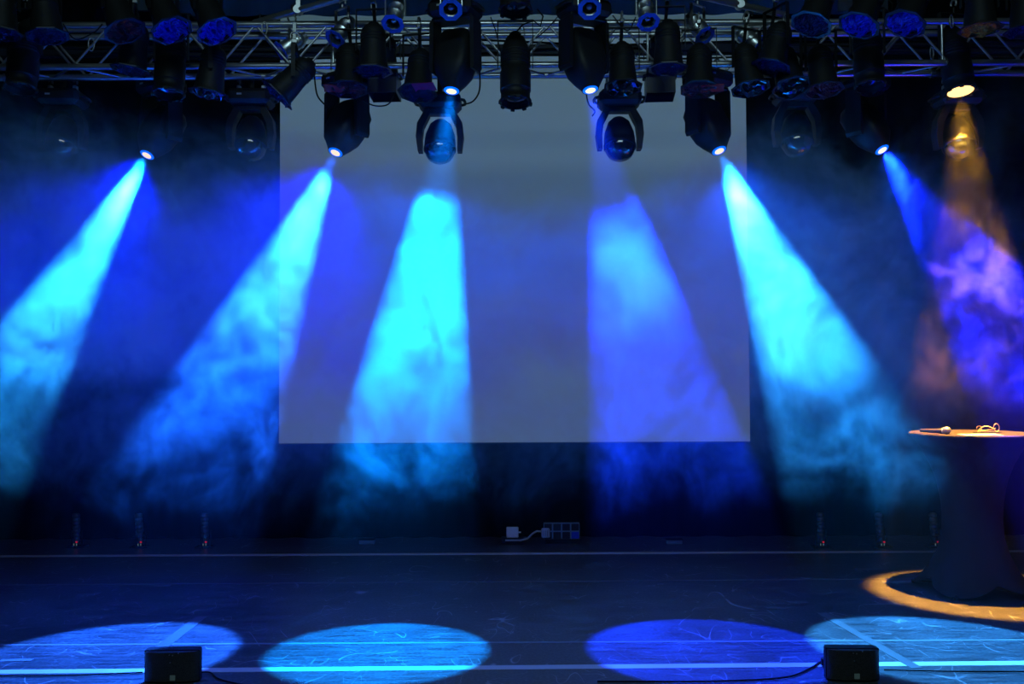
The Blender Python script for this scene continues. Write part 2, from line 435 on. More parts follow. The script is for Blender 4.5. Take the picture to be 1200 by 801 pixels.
# projection screen with a dim grey picture on it
def screen_mat():
    m = mat('projection_screen', (.42, .42, .42), .9, 0, .1, (.21, .40, .47), .21)
    return m
scr = thing('projection_screen', (P(603, 518, 9.0).x, 9.0, P(603, 518, 9.0).z), 'large grey lit projection screen hanging at the back of the stage', 'screen')
SW = (P(879, 518, 9.0).x - P(327, 518, 9.0).x) / 2
part('screen_surface', screen_mat(), lambda mb: mb.box((0, 0, 2.05), (SW * 2, .004, 4.1)), scr)
part('bottom_batten', M['black'], lambda mb: mb.box((0, .02, .005), (SW * 2, .03, .03)), scr)
bd = drape('border_curtain', -3.05, 3.15, 8.8, P(600, 17, 8.8).z, 5.95, M['border'], .02, .35, kind='structure')
bd.name = 'trim_1'
for i, (xa, xb, yb) in enumerate(((138, 210, 13), (982, 1040, 13))):
    a = P(xa, yb, 8.6); b = P(xb, yb, 8.6)
    o = part('trim_%d' % (i + 2), M['olive'], lambda mb: mb.box(((a.x + b.x) / 2, 8.6, a.z + .5), (b.x - a.x, .03, 1.0))); o['kind'] = 'structure'
#MORE
for k_ in ('lens_lit', 'lens_rim', 'amber_lit', 'red_led', 'white_led'): M[k_].cycles.emission_sampling = 'NONE'

def img_dir(ix, iy, c):
    """direction given as right, down and towards the lens, from where the fixture hangs"""
    R = CAM_M.to_3x3(); v = R @ Vector((ix, -iy, c)); return v.normalized()
def yaw_of(d):
    h = Vector((d.x, d.y, 0))
    if h.length < .05: return 0.0
    return math.atan2(h.y, h.x) + PI / 2       # local -Y turns onto the horizontal heading

# ---------------------------------------------------------------- truss
def build_truss():
    zb = P(600, 88.5, 7.0).z; zt = P(600, 41.5, 7.0).z; ya, yb = 6.76, 7.0; x0, x1 = -4.3, 4.3
    t = thing('lighting_truss', (0, 6.88, zb), 'long aluminium box truss across the stage top carrying the black lamps', 'truss')
    H = zt - zb; hy = (yb - ya) / 2
    for y, z in ((-hy, 0), (hy, 0), (-hy, H), (hy, H)):
        part('chord', M['alu'], lambda mb: mb.cyl((x0, 0, 0), (x1, 0, 0), .024, n=12), t, 'chord', (0, y, z))
    n = 34; st = (x1 - x0) / n
    for i in range(n):
        xa = x0 + i * st; up = i % 2
        for y in (-hy, hy):
            key = 'brace%d' % up
            part('brace', M['alu'], lambda mb: mb.cyl((0, 0, 0 if up else H), (st, 0, H if up else 0), .009, n=8), t, key, (xa, y, 0))
        key = 'flat%d' % up
        part('brace', M['alu'], lambda mb: mb.cyl((0, -hy if up else hy, 0), (st, hy if up else -hy, 0), .009, n=8), t, key, (xa, 0, 0))
    for k, x in enumerate((-3.62, -1.2, .98, 3.02)):           # vertical end frames where two lengths are pinned together
        part('joint_ring', M['steel'], lambda mb: mb.cyl((-.012, 0, 0), (.012, 0, 0), .031, n=12), t, 'ring', (x, -hy, 0))
        part('joint_ring', M['steel'], lambda mb: mb.cyl((-.012, 0, 0), (.012, 0, 0), .031, n=12), t, 'ring', (x, hy, 0))
        part('joint_post', M['alu'], lambda mb: mb.cyl((0, 0, 0), (0, 0, H), .009, n=8), t, 'post', (x - .03, -hy, 0))
build_truss()
tag(part('steel_pipe', M['alu'], lambda mb: mb.cyl((-4.6, 7.3, P(600, 33.5, 7.3).z), (4.6, 7.3, P(600, 33.5, 7.3).z), .017, n=10)), 'thin aluminium pipe running just behind the top of the truss', 'pipe')
zc = P(600, 59, 8.6).z
tag(part('flying_bar', M['black'], lambda mb: mb.box((0, 8.6, zc), (11, .05, .10), ch=.01)), 'flat black bar crossing in front of the top of the screen', 'bar')
for k, (py, r) in enumerate(((51, .008), (55, .006), (62, .009), (67, .007))):
    ps = [Vector((-3.9 + i * .4, 7.06 + .02 * math.sin(i * 1.3 + k), P(600, py, 7.08).z + .02 * math.sin(i * .9 + k * 2))) for i in range(20)]
    tag(part('power_cable', M['black_cable'], lambda mb: mb.tube(ps, r, 6)), ('uppermost', 'second', 'third', 'lowest')[k] + ' of four black cables strung along the back of the truss', 'cable', 'cables along the truss')

# ---------------------------------------------------------------- moving heads
def head_common(root, z_base):
    part('base', M['black'], lambda mb: mb.box((0, 0, 0), (.31, .25, .11), ch=.028), root, 'mhbase', (0, 0, z_base))
    for sx in (-1, 1):
        c = part('clamp', M['steel'], lambda mb: (mb.box((0, 0, 0), (.03, .045, .05), ch=.006), mb.tube([(0, .03 * math.cos(a), .055 + .03 * math.sin(a)) for a in [PI * 1.2 * i / 8 - .3 for i in range(9)]], .008, 6)), root, 'mhclamp', (sx * .09, 0, z_base + .075))
        part('carry_handle', M['black'], lambda mb: mb.tube([(0, -.08, 0), (.025, -.06, 0), (.03, 0, 0), (.025, .06, 0), (0, .08, 0)], .011, 6), root, 'mhgrip%d' % sx, (sx * .155, 0, z_base), Matrix.Rotation(0 if sx > 0 else PI, 3, 'Z'))
    part('menu_panel', M['grey_plastic'], lambda mb: mb.box((0, 0, 0), (.035, .003, .012)), root, 'mhmenu', (-.06, -.127, z_base + .005))
def spot_head(lens, d, label, lit=True, s=1.0, drop=0):
    piv = lens - d * .235 * s; zb = .33 * s
    root = thing('stage_spotlight', piv, label, 'stage lamp', 'box shaped moving head spotlights', Matrix.Rotation(yaw_of(d), 3, 'Z').to_quaternion())
    root.scale = (s, s, s)
    head_common(root, .33)
    def yoke(mb):
        for sx in (-1, 1):
            mb.prism([(sx * .130, .27), (sx * .158, .25), (sx * .162, -.06), (sx * .150, -.085), (sx * .134, -.085)], .13)
        mb.box((0, 0, .265), (.29, .13, .025), ch=.005)
    part('yoke', M['black_satin'], yoke, root, 'spotyoke')
    rl = root.rotation_quaternion.inverted() @ d
    h = part('head', M['black_satin'], lambda mb: mb.loft([(.20, .06, .05, 3, 0, 0), (.185, .095, .085, 4, 0, 0), (.13, .120, .11, 5, 0, 0), (-.04, .122, .115, 5, 0, 0), (-.11, .112, .108, 4, 0, 0), (-.17, .085, .085, 3, 0, 0), (-.215, .062, .062, 2, 0, 0), (-.23, .056, .056, 2, 0, 0)]), root, 'spothead', (0, 0, 0), aim(rl))
    part('lens', M['lens_lit' if lit else 'lens_dark'], lambda mb: mb.lathe([(.0005, -.2405), (.020, -.2395), (.034, -.236)], 24), h, 'spotlens')
    part('lens_rim', M['lens_rim' if lit else 'lens_dark'], lambda mb: mb.lathe([(.034, -.236), (.046, -.234), (.050, -.230)], 24), h, 'spotrim')
    part('vent', M['navy'], lambda mb: mb.tube([(-.05, -.117, .055), (-.025, -.119, .062), (.025, -.119, .062), (.05, -.117, .055)], .0045, 5), h, 'spotvent')
    if drop: part('drop_pole', M['black'], lambda mb: mb.cyl((0, 0, .38), (0, 0, .38 + drop), .02), root)
    return root
def wash_head(lens, d, label, s=1.0, panel=False):
    piv = lens - d * .175 * s
    root = thing('wash_light', piv, label, 'stage lamp', 'round nosed moving wash lamps', Matrix.Rotation(yaw_of(d) * .3, 3, 'Z').to_quaternion())
    root.scale = (s, s, s)
    head_common(root, .29)
    def yoke(mb):
        for sx in (-1, 1):
            mb.prism([(sx * .085, .235), (sx * .105, .235), (sx * .165, .13), (sx * .175, .03), (sx * .160, -.08), (sx * .128, -.08), (sx * .130, .02), (sx * .120, .10), (sx * .075, .19)], .10)
        mb.box((0, 0, .215), (.17, .10, .04), ch=.006)
    part('yoke', M['black_satin'], yoke, root, 'washyoke')
    rl = root.rotation_quaternion.inverted() @ d
    h = part('head', M['black_satin'], lambda mb: mb.lathe([(.0005, .17), (.05, .165), (.082, .13), (.108, .05), (.115, -.02), (.115, -.055), (.119, -.056), (.119, -.075), (.112, -.078)], 28), root, 'washhead', (0, 0, 0), aim(rl))
    part('drop_pole', M['black'], lambda mb: mb.cyl((0, 0, .34), (0, 0, .52), .02), root, 'washdrop')
    part('lens', M['lens_dark'], lambda mb: mb.lathe([(.111, -.076), (.104, -.11), (.085, -.142), (.05, -.165), (.0005, -.174)], 28), h, 'washlens')
    return root
sides = {'B': 'lit box shaped moving head against the left edge of the screen', 'C': 'lit box shaped moving head high on the truss, left of the centre lamp',
         'D': 'lit box shaped moving head high on the truss, right of the centre lamp', 'E': 'lit box shaped moving head against the right edge of the screen',
         'A': 'lit moving head in the dark at the left, away from the screen', 'F': 'lit moving head in the dark at the right, throwing a narrow blue beam'}
for k in 'ABCDEF': spot_head(BEAMS[k]['lens'], BEAMS[k]['dir'], sides[k], drop=.3 if k in 'AF' else 0)
WD = img_dir(.02, .93, .36)
for px, py, d, lab, dx in ((515, 190, 7.0, 'unlit moving wash lamp hanging over the screen, its nose lit blue from above', .0),
                       (727, 187, 7.0, 'unlit moving wash lamp hanging over the right half of the screen', .0),
                       (293, 186, 7.0, 'dark moving wash lamp hanging left of the screen edge', .05),
                       (70, 186, 7.0, 'dark moving wash lamp hanging at far left below the truss', .05),
                       (935, 182, 7.0, 'dark moving wash lamp hanging right of the screen edge', -.05),
                       (1127, 186, 6.95, 'dark moving wash lamp seen through the amber beam', .0)):
    wash_head(P(px, py, d) , img_dir(dx, .93, .36), lab, .98)

# ---------------------------------------------------------------- cans
def oct_ring(mb, ro, ri, z, t, n=8, cut=PI / 8):
    o = [(ro * math.cos(cut + 2 * PI * i / n), ro * math.sin(cut + 2 * PI * i / n)) for i in range(n)]
    q = [(ri * math.cos(cut + 2 * PI * i / n), ri * math.sin(cut + 2 * PI * i / n)) for i in range(n)]
    vs = [(x, y, z) for x, y in o] + [(x, y, z) for x, y in q] + [(x, y, z - t) for x, y in o] + [(x, y, z - t) for x, y in q]
    fs = []
    for i in range(n):
        j = (i + 1) % n
        fs += [(i, j, n + j, n + i), (2 * n + j, 2 * n + i, 3 * n + i, 3 * n + j), (j, i, 2 * n + i, 2 * n + j), (n + i, n + j, 3 * n + j, 3 * n + i)]
    mb.add(vs, fs)
def par_can(face, idir, label, gel='foil_dim', frame='navy', s=1.0, group='black parcans with gels', edge=None, hood=None, L=.27, hang=.26, arm=None):
    """black parcan; face = centre of its gel frame, idir = where it points"""
    d = img_dir(*idir); piv = face - d * .17 * s
    root = thing('par_can', piv, label, 'stage lamp', group, Matrix.Rotation(yaw_of(d), 3, 'Z').to_quaternion()); root.scale = (s, s, s)
    rl = root.rotation_quaternion.inverted() @ d
    def body(mb):
        pr = [(.0005, .17), (.035, .168), (.040, .150), (.062, .142), (.080, .115), (.083, .09), (.083, .09)]
        for k in range(3): z = .085 - k * .02; pr += [(.086, z), (.086, z - .006), (.082, z - .008), (.082, z - .012)]
        pr += [(.084, .0), (.092, -.06), (.100, -.14), (.100, -.14), (.108, -.142), (.108, -.155), (.098, -.156), (.098, -.156), (.094, -.10), (.07, .0), (.0005, .04)]
        mb.lathe(pr, 22)
    b = part('can', M['black'], body, root, 'parbody', (0, 0, 0), aim(rl))
    part('gel_frame', M[frame], lambda mb: oct_ring(mb, .137, .116, -.158, .006), b, 'parframe')
    part('gel', M[gel], lambda mb: crumple(mb, .122, -.161), b, 'pargel')
    if edge:
        e = part('gel_edge', M[edge[0]], lambda mb: mb.box((0, 0, 0), (.15, .10, .002)), b, 'paredge', (.07 * edge[1], .07 * edge[2], -.166))
    if hood:
        def hd(mb):
            q = .105; z0, z1 = -.165, -.165 - hood
            for sx, sy, dx, dy in ((0, 1, 2 * q, .004), (0, -1, 2 * q, .004), (1, 0, .004, 2 * q), (-1, 0, .004, 2 * q)):
                mb.box((sx * q, sy * q, (z0 + z1) / 2), (dx, dy, z0 - z1))
        part('square_hood', M['navy'], hd, b, 'parhood%d' % int(hood * 100))
    def yk(mb):
        for sx in (-1, 1): mb.box((sx * .115, 0, hang / 2 - .01), (.005, .028, hang + .02))
        mb.box((0, 0, hang), (.235, .028, .005)); mb.cyl((0, 0, hang), (0, 0, hang + .04), .008)
    part('yoke', M['black'], yk, root, 'paryoke%d' % int(hang * 100))
    part('clamp', M['steel'], lambda mb: (mb.box((0, 0, hang + .05), (.03, .04, .03), ch=.005), mb.tube([(0, .028 * math.cos(a), hang + .085 + .028 * math.sin(a)) for a in [PI * 1.3 * i / 8 - .4 for i in range(9)]], .007, 6)), root, 'parclamp%d' % int(hang * 100))
    if arm:
        q = root.rotation_quaternion.inverted() @ (Vector((root.location.x, 6.76, arm)) - Vector(root.location)) / s
        part('side_arm', M['black'], lambda mb: mb.cyl((0, 0, hang + .05), tuple(q), .012, n=10), root)
    return root
def crumple(mb, r, z):
    """crumpled foil disc made of radial folds"""
    rnd = random.Random(3); n = 18; rings = 5; vs = [(0, 0, z - .012)]
    for j in range(1, rings + 1):
        for i in range(n):
            a = 2 * PI * i / n + .1 * j; rr = r * j / rings
            vs.append((rr * math.cos(a), rr * math.sin(a), z + (rnd.random() - .5) * .05 * (1 if j < rings else .1) - .008 * (1 - j / rings)))
    fs = [(0, 1 + i, 1 + (i + 1) % n) for i in range(n)]
    for j in range(rings - 1):
        for i in range(n):
            a = 1 + j * n + i; b_ = 1 + j * n + (i + 1) % n; fs += [(a, a + n, b_ + n), (a, b_ + n, b_)]
    mb.add(vs, fs)
    mb.add([(v[0], v[1], v[2] + .0012) for v in vs], [f[::-1] for f in fs])

TRUSS_Z = P(600, 88.5, 7.0).z
LU = (.40, .90, .20); DN = (.0, .95, .08)
for px, py, dp, dr, gel, fr, lab in (
    (1, 41, 6.2, DN, 'foil_dim', 'navy', 'parcan with dark blue foil cut by the left edge of the picture'),
    (56, 44, 6.2, (.15, .95, .10), 'foil_dim', 'navy', 'parcan with dark blue foil, second from the left in the upper row'),
    (147, 38, 6.2, LU, 'foil_red', 'navy', 'parcan with dull red foil in the upper row at left'),
    (202, 37, 6.2, (.44, .88, .26), 'foil_blue', 'navy', 'parcan with brightest shiny blue crumpled foil, left of the screen'),
    (255, 38, 6.2, (.44, .88, .26), 'foil_blue', 'navy', 'parcan with blue streaked foil, nearest the left pipe end'),
    (153, 84, 6.55, (-.12, .95, .06), 'foil_dim', 'navy', 'parcan with dark blue gel in the lower row below the red one'),
    (244, 111, 6.55, (-.12, .95, .06), 'lens_dark', 'black', 'parcan with black face hanging left of the screen below the truss'),
    (437, 85, 6.5, DN, 'foil_dim', 'navy', 'parcan with dim blue foil over the left part of the screen'),
    (783, 82, 6.5, DN, 'foil_dim', 'navy', 'parcan with dim blue foil over the right part of the screen'),
    (880, 105, 6.58, (.1, .9, .22), 'lens_dark', 'black', 'parcan with black face at the upper right corner of the screen'),
    (903, 81, 6.5, (-.25, .9, .15), 'foil_dim', 'navy', 'parcan with dim blue wrinkled foil right of the screen'),
    (928, 104, 6.58, (.1, .85, .35), 'lens_dark', 'black', 'parcan with glinting black glass right of the screen'),
    (966, 107, 6.58, (.05, .9, .22), 'foil_red', 'black', 'parcan with dark red gel hanging below the truss at right'),
    (950, 30, 6.2, (-.40, .90, .24), 'foil_dim', 'navy', 'parcan with dark blue foil beside the right pipe end'),
    (1006, 31, 6.2, (-.42, .88, .22), 'foil_blue', 'navy', 'parcan with thinly streaked blue foil in the upper row at right'),
    (1060, 29, 6.2, (-.44, .88, .26), 'foil_blue', 'navy', 'parcan with bright blue foil in the upper row at right'),
    (1149, 36, 6.2, DN, 'foil_amber', 'black', 'parcan with orange reflecting foil above the amber lamp'),
    (1203, 38, 6.2, DN, 'foil_dim', 'black', 'parcan cut by the right edge of the picture')):
    par_can(P(px, py, dp), dr, lab, gel, fr, arm=TRUSS_Z if 6.4 < dp < 6.7 else None)
par_can(P(324, 112, 6.55), (-.68, .72, .12), 'black parcan tilted far to the left at the upper left screen corner', 'foil_dim', 'navy', hang=.2, arm=TRUSS_Z)
par_can(P(408, 106, 6.55), (.03, .9, .22), 'black parcan with red gel sticking out, above the lit left moving head', 'foil_red', 'black', edge=('red_gel', 1.2, .2), arm=TRUSS_Z)
par_can(P(820, 106, 6.55), (-.03, .9, .22), 'black parcan with red gel sticking out, above the lit right moving head', 'foil_red', 'black', edge=('red_gel', -1.2, .2), arm=TRUSS_Z)
par_can(P(489, 110, 6.6), (-.05, .9, .28), 'black parcan with purple gel edge left of the high left moving head', 'foil_dim', 'black', edge=('purple_gel', -1.0, 1.0), arm=TRUSS_Z)
par_can(P(730, 104, 6.6), (.0, .9, .2), 'black parcan hanging right of the high right moving head', 'lens_dark', 'black', arm=TRUSS_Z)
par_can(P(451, 92, 6.95), (.0, .97, .1), 'parcan with a square navy hood over the left part of the screen', 'lens_dark', 'black', hood=.15, hang=.12, s=.95)
par_can(P(773, 92, 6.95), (.0, .97, .1), 'parcan with a square navy hood over the right part of the screen', 'lens_dark', 'black', hood=.15, hang=.12, s=.95)

def bright_can(face, idir, label, up):
    d = img_dir(*idir); s = .95; piv = face - d * .11 * s
    root = thing('chrome_par_can', piv, label, 'stage lamp', 'small chrome cans on the slanting pipes', Matrix.Rotation(yaw_of(d), 3, 'Z').to_quaternion()); root.scale = (s, s, s)
    rl = root.rotation_quaternion.inverted() @ d
    def body(mb):
        mb.lathe([(.0005, .135), (.032, .134), (.032, .134), (.036, .10), (.036, .10), (.052, .09), (.058, .07), (.058, .07), (.060, .068), (.060, .058), (.058, .056), (.058, .0), (.058, .0), (.060, -.002), (.060, -.010), (.058, -.012), (.060, -.095), (.060, -.095), (.056, -.095), (.054, -.04), (.0005, .02)], 24)
    b = part('can', M['chrome'], body, root, 'chromebody', (0, 0, 0), aim(rl))
    part('gel_frame', M['blue_frame'], lambda mb: oct_ring(mb, .082, .050, -.099, .005), b, 'chromeframe')
    part('lens', M['lens_dark'], lambda mb: mb.lathe([(.053, -.06), (.04, -.07), (.0005, -.078)], 20), b, 'chromelens')
    part('lamp_reflector', M['chrome'], lambda mb: mb.lathe([(.022, -.072), (.012, -.082), (.0005, -.084)], 16), b, 'chromerefl')
    h = up
    def yk(mb):
        for sx in (-1, 1): mb.box((sx * .072, 0, h / 2 - .01), (.004, .024, h + .02))
        mb.box((0, 0, h), (.148, .024, .004))
    part('yoke', M['alu'], yk, root, 'chromeyoke%d' % int(h * 1000))
    part('clamp', M['steel'], lambda mb: (mb.cyl((0, 0, h), (0, 0, h + .03), .008), mb.tube([(0, .03 * math.cos(a), h + .055 + .03 * math.sin(a)) for a in [PI * 1.4 * i / 8 - .4 for i in range(9)]], .007, 6)), root, 'chromeclamp%d' % int(h * 1000))
for px, py, dp, dr, lab, up in (
    (328, 61, 6.75, (-.7, .6, .38), 'small chrome can at the outer end of the left pipe, tilted left', .14),
    (392, 47, 6.6, (-.42, .78, .5), 'small chrome can, second on the left pipe', .16),
    (460, 29, 6.35, (-.12, .85, .55), 'small chrome can, third on the left pipe', .16),
    (528, 12, 6.15, (.0, .7, .75), 'small chrome can above the high left moving head', .16),
    (691, 11, 6.15, (.0, .7, .75), 'small chrome can above the high right moving head', .16),
    (760, 27, 6.35, (.08, .85, .55), 'small chrome can, third on the right pipe', .16),
    (827, 43, 6.6, (.42, .78, .5), 'small chrome can, second on the right pipe', .16),
    (892, 55, 6.75, (.68, .6, .38), 'small chrome can at the outer end of the right pipe, tilted right', .14)):
    bright_can(P(px, py, dp), dr, lab, up)
for side, pa, pb in (('left', P(298, 27, 6.85), P(440, -14, 6.35)), ('right', P(922, 18, 6.85), P(770, -16, 6.35))):
    t = thing('lighting_pipe', pa, 'slanting silver pipe with chrome cans on the %s' % side, 'pipe')
    q = pb - pa; q2 = q * 1.6
    part('tube', M['alu'], lambda mb: mb.cyl((0, 0, 0), tuple(q2), .0235, n=16), t)
    for f in (.38, .95):
        part('hanger', M['alu'], lambda mb: (mb.box((0, 0, .12), (.028, .012, .30)), mb.cyl((0, -.03, 0), (0, .03, 0), .03, n=12)), t, 'hanger', tuple(q * f))
    for f in (.05, .33, .6):
        part('bolt', M['black'], lambda mb: mb.cyl((0, 0, 0), (0, 0, .035), .009, n=8), t, 'pbolt', tuple(q * f + Vector((0, 0, .015))))

# ---------------------------------------------------------------- long profile lamps
def profile_lamp(mouth, idir, label, lit=False, s=1.0):
    d = img_dir(*idir); piv = mouth - d * .30 * s
    root = thing('profile_lamp', piv, label, 'stage lamp', 'long ribbed lamps pointing down', Matrix.Rotation(yaw_of(d), 3, 'Z').to_quaternion()); root.scale = (s, s, s)
    rl = root.rotation_quaternion.inverted() @ d
    def body(mb):
        pr = [(.0005, .26), (.03, .255), (.045, .235), (.045, .235), (.07, .20), (.098, .13), (.104, .10), (.104, .10)]
        for k in range(5): z = .09 - k * .022; pr += [(.108, z), (.108, z - .008), (.102, z - .010), (.102, z - .014)]
        pr += [(.102, -.05), (.110, -.06), (.110, -.20), (.110, -.20), (.104, -.205), (.104, -.27), (.115, -.275), (.115, -.29), (.10, -.292), (.10, -.292), (.095, -.2), (.0005, -.15)]
        mb.lathe(pr, 26)
    b = part('housing', M['black_satin'], body, root, 'profbody', (0, 0, 0), aim(rl))
    part('label_plate', M['blue_frame'], lambda mb: (mb.box((-.02, -.108, .0), (.035, .004, .012)), mb.box((.025, -.107, -.002), (.035, .004, .010))), b, 'profplate', (0, 0, .10))
    for i in range(8):
        part('barn_clip', M['black'], lambda mb: mb.box((.112, 0, -.292), (.016, .028, .02)), b, 'profclip', (0, 0, 0), Matrix.Rotation(2 * PI * i / 8 + .2, 3, 'Z'))
    if lit:
        part('lens', M['amber_lit'], lambda mb: mb.lathe([(.092, -.288), (.0005, -.292)], 26), b, 'profglow')
    else:
        part('lens', M['lens_dark'], lambda mb: mb.lathe([(.098, -.25), (.06, -.27), (.0005, -.28)], 26), b, 'proflens')
    def yk(mb):
        for sx in (-1, 1): mb.box((sx * .125, 0, .15), (.006, .04, .34))
        mb.box((0, 0, .32), (.256, .04, .006)); mb.cyl((0, 0, .32), (0, 0, .37), .01)
    part('yoke', M['black'], yk, root, 'profyoke')
    part('clamp', M['steel'], lambda mb: mb.tube([(0, .03 * math.cos(a), .40 + .03 * math.sin(a)) for a in [PI * 1.4 * i / 8 - .4 for i in range(9)]], .009, 6), root, 'profclamp')
    part('power_lead', M['black_cable'], lambda mb: mb.tube([(0, .02, .24), (.05, .03, .30), (.13, .02, .33), (.18, .0, .28), (.2, .02, .36), (.16, .05, .42)], .006, 6), root, 'proflead')
PD = (.0, .95, .20)
for px, py, dp, lab, lit in ((604, 122, 6.45, 'unlit long ribbed lamp hanging over the middle of the screen', False),
                        (1126, 109, 6.75, 'long ribbed lamp glowing amber over the cocktail table', True),
                        (24, 106, 6.6, 'dark long ribbed lamp at the far left end of the truss', False),
                        (197, 112, 6.6, 'dark long ribbed lamp below the bright blue foil at left', False),
                        (1020, 103, 6.7, 'dark long ribbed lamp left of the bright blue foil at right', False),
                        (604, 14, 6.2, 'dark lamp cut off by the top of the picture above the middle one', False)):
    profile_lamp(P(px, py, dp), PD if not lit else (.05, .93, .22), lab, lit, .93)

# loose cable loops hanging among the lamps
for pts, r, lab in (
    ([(367, 72), (369, 95), (372, 112), (380, 122)], .006, 'black cable loop left of the lit left moving head'),
    ([(562, 80), (562, 105), (555, 118), (545, 122)], .006, 'thin black cable curling below the high left moving head'),
    ([(425, 118), (440, 124), (455, 122), (462, 110)], .005, 'thin cable loop under the left square hood'),
    ([(688, 92), (687, 108), (690, 122), (697, 130), (694, 136)], .005, 'thin cable below the high right moving head'),
    ([(575, 20), (582, 40), (586, 60)], .004, 'thin cable running down to the left of the middle ribbed lamp'),
    ([(655, 18), (640, 35), (628, 45)], .004, 'thin cable running down to the right of the middle ribbed lamp'),
    ([(718, 18), (735, 36), (745, 20)], .004, 'thin cable looping between two chrome cans at right'),
    ([(74, 28), (88, 46), (110, 38), (120, 28)], .005, 'grey cable looping between the two left foil lamps')):
    ps = [P(a, b, 6.5 if 'below the high' in lab else 6.72) for a, b in pts]
    out = []
    for i in range(len(ps) - 1):
        p0 = ps[max(i - 1, 0)]; p1 = ps[i]; p2 = ps[i + 1]; p3 = ps[min(i + 2, len(ps) - 1)]
        for k in range(5):
            t_ = k / 5; out.append(.5 * ((2 * p1) + (p2 - p0) * t_ + (2 * p0 - 5 * p1 + 4 * p2 - p3) * t_ ** 2 + (3 * p1 - p0 - 3 * p2 + p3) * t_ ** 3))
    out.append(ps[-1])
    tag(part('hanging_cable', M['black_cable'], lambda mb: mb.tube(out, r, 6)), lab, 'cable')
# safety wires with silver carabiners
for px, py, lab in ((107, 52, 'left end of the truss'), (1092, 62, 'truss right of the bright blue foil'), (310, 33, 'outer end of the left pipe'), (1115, 25, 'truss above the amber lamp'), (612, 38, 'middle ribbed lamp'), (438, 8, 'left slanting pipe')):
    c = P(px, py, 6.7)
    tag(part('safety_link', M['steel'], lambda mb: mb.tube([c + Vector((.016 * math.sin(a), .01 * math.sin(a), .045 * math.cos(a))) for a in [2 * PI * i / 14 for i in range(14)]], .005, 6, True)), 'small silver safety link hanging at the %s' % lab, 'link')

# ---------------------------------------------------------------- cocktail table
TC = Vector((3.225, 6.96, 0))
def build_table():
    t = thing('cocktail_table', TC, 'round cocktail table in a black stretch cover under the amber light', 'table')
    part('tabletop', M['table_top'], lambda mb: mb.lathe([(.0005, 1.10), (.395, 1.10), (.403, 1.097), (.405, 1.088), (.400, 1.080), (.0005, 1.080)], 64), t)
    feet = [math.radians(a) for a in (140, 230, 320, 50)]
    def cover(mb):
        prof = [(1.0815, .396, 0), (1.05, .372, 0), (.98, .325, 0), (.88, .272, .0), (.76, .228, .0), (.62, .203, .02), (.50, .196, .05), (.38, .205, .12), (.27, .235, .25), (.17, .285, .45), (.09, .34, .7), (.04, .385, .9), (.012, .415, 1.0)]
        n = 96; vs = []
        for z, r, lobe in prof:
            for i in range(n):
                a = 2 * PI * i / n
                k = max(math.cos(a - f) for f in feet)            # 1 at a foot, .707 between two
                u = (k - .7071) / .2929                             # 0..1
                
                sq = .74 + .26 * u ** 1.3                           # taut between the feet
                rr = r * ((1 - lobe) + lobe * sq) + .0015 * math.sin(a * 16) * lobe
                hem = lobe ** 3 * (.085 * (1 - u) ** .8)
                vs.append((rr * math.cos(a), rr * math.sin(a), z + hem))
        m_ = len(prof)
        fs = [(j * n + i, j * n + (i + 1) % n, (j + 1) * n + (i + 1) % n, (j + 1) * n + i) for j in range(m_ - 1) for i in range(n)]
        mb.add(vs, fs, True)
    part('stretch_cover', M['cover'], cover, t)
    part('pole', M['steel'], lambda mb: mb.cyl((0, 0, .03), (0, 0, 1.08), .03, n=16), t)
    for f in feet:
        part('foot', M['black'], lambda mb: (mb.tube([(0, 0, .05), (.2, 0, .035), (.40, 0, .022)], .014, 8), mb.cyl((.405, 0, 0), (.405, 0, .022), .02, n=12)), t, 'tfoot', (0, 0, 0), Matrix.Rotation(f, 3, 'Z'))
build_table()
def build_mic():
    a = G(1088, 504.5, 1.122); b = G(1104, 504.0, 1.124)
    d = (b - a).normalized(); d = Vector((d.x, -.75, 0)).normalized()
    c = (a + b) / 2; c.z = 1.1
    q = d.to_track_quat('X', 'Z')
    t = thing('microphone', c, 'black handheld microphone lying on the left of the cocktail table', 'microphone', rot=q)
    RX = Matrix.Rotation(PI / 2, 4, 'Y')
    part('handle', M['black_satin'], lambda mb: mb.lathe([(.0005, -.10), (.011, -.10), (.0125, -.095), (.0125, -.095), (.016, .02), (.0185, .05), (.0185, .05)], 18, M=Matrix.Translation((0, 0, .021)) @ RX), t)
    part('grille', M['steel'], lambda mb: mb.lathe([(.0185, .05), (.022, .056), (.0255, .068), (.0255, .078), (.022, .092), (.012, .100), (.0005, .102)], 18, M=Matrix.Translation((0, 0, .0265)) @ RX), t)
    part('ring', M['grey_plastic'], lambda mb: mb.lathe([(.0195, .044), (.0205, .046), (.0205, .052), (.0195, .054)], 18, M=Matrix.Translation((0, 0, .0235)) @ RX), t)
build_mic()
def build_paper():
    c = G(1148, 509.5, 1.1)
    o = part('paper_sheet', M['paper'], lambda mb: mb.add([(-.13, -.09, 0), (.13, -.07, 0), (.15, .10, .0), (-.11, .09, .0), (-.13, -.09, .0012), (.13, -.07, .0012), (.15, .10, .004), (-.11, .09, .002)],
        [(3, 2, 1, 0), (4, 5, 6, 7), (0, 1, 5, 4), (1, 2, 6, 5), (2, 3, 7, 6), (3, 0, 4, 7)]), None, None, c + Vector((0, 0, .0005)))
    tag(o, 'white sheet of paper lying on the cocktail table', 'paper')
build_paper()
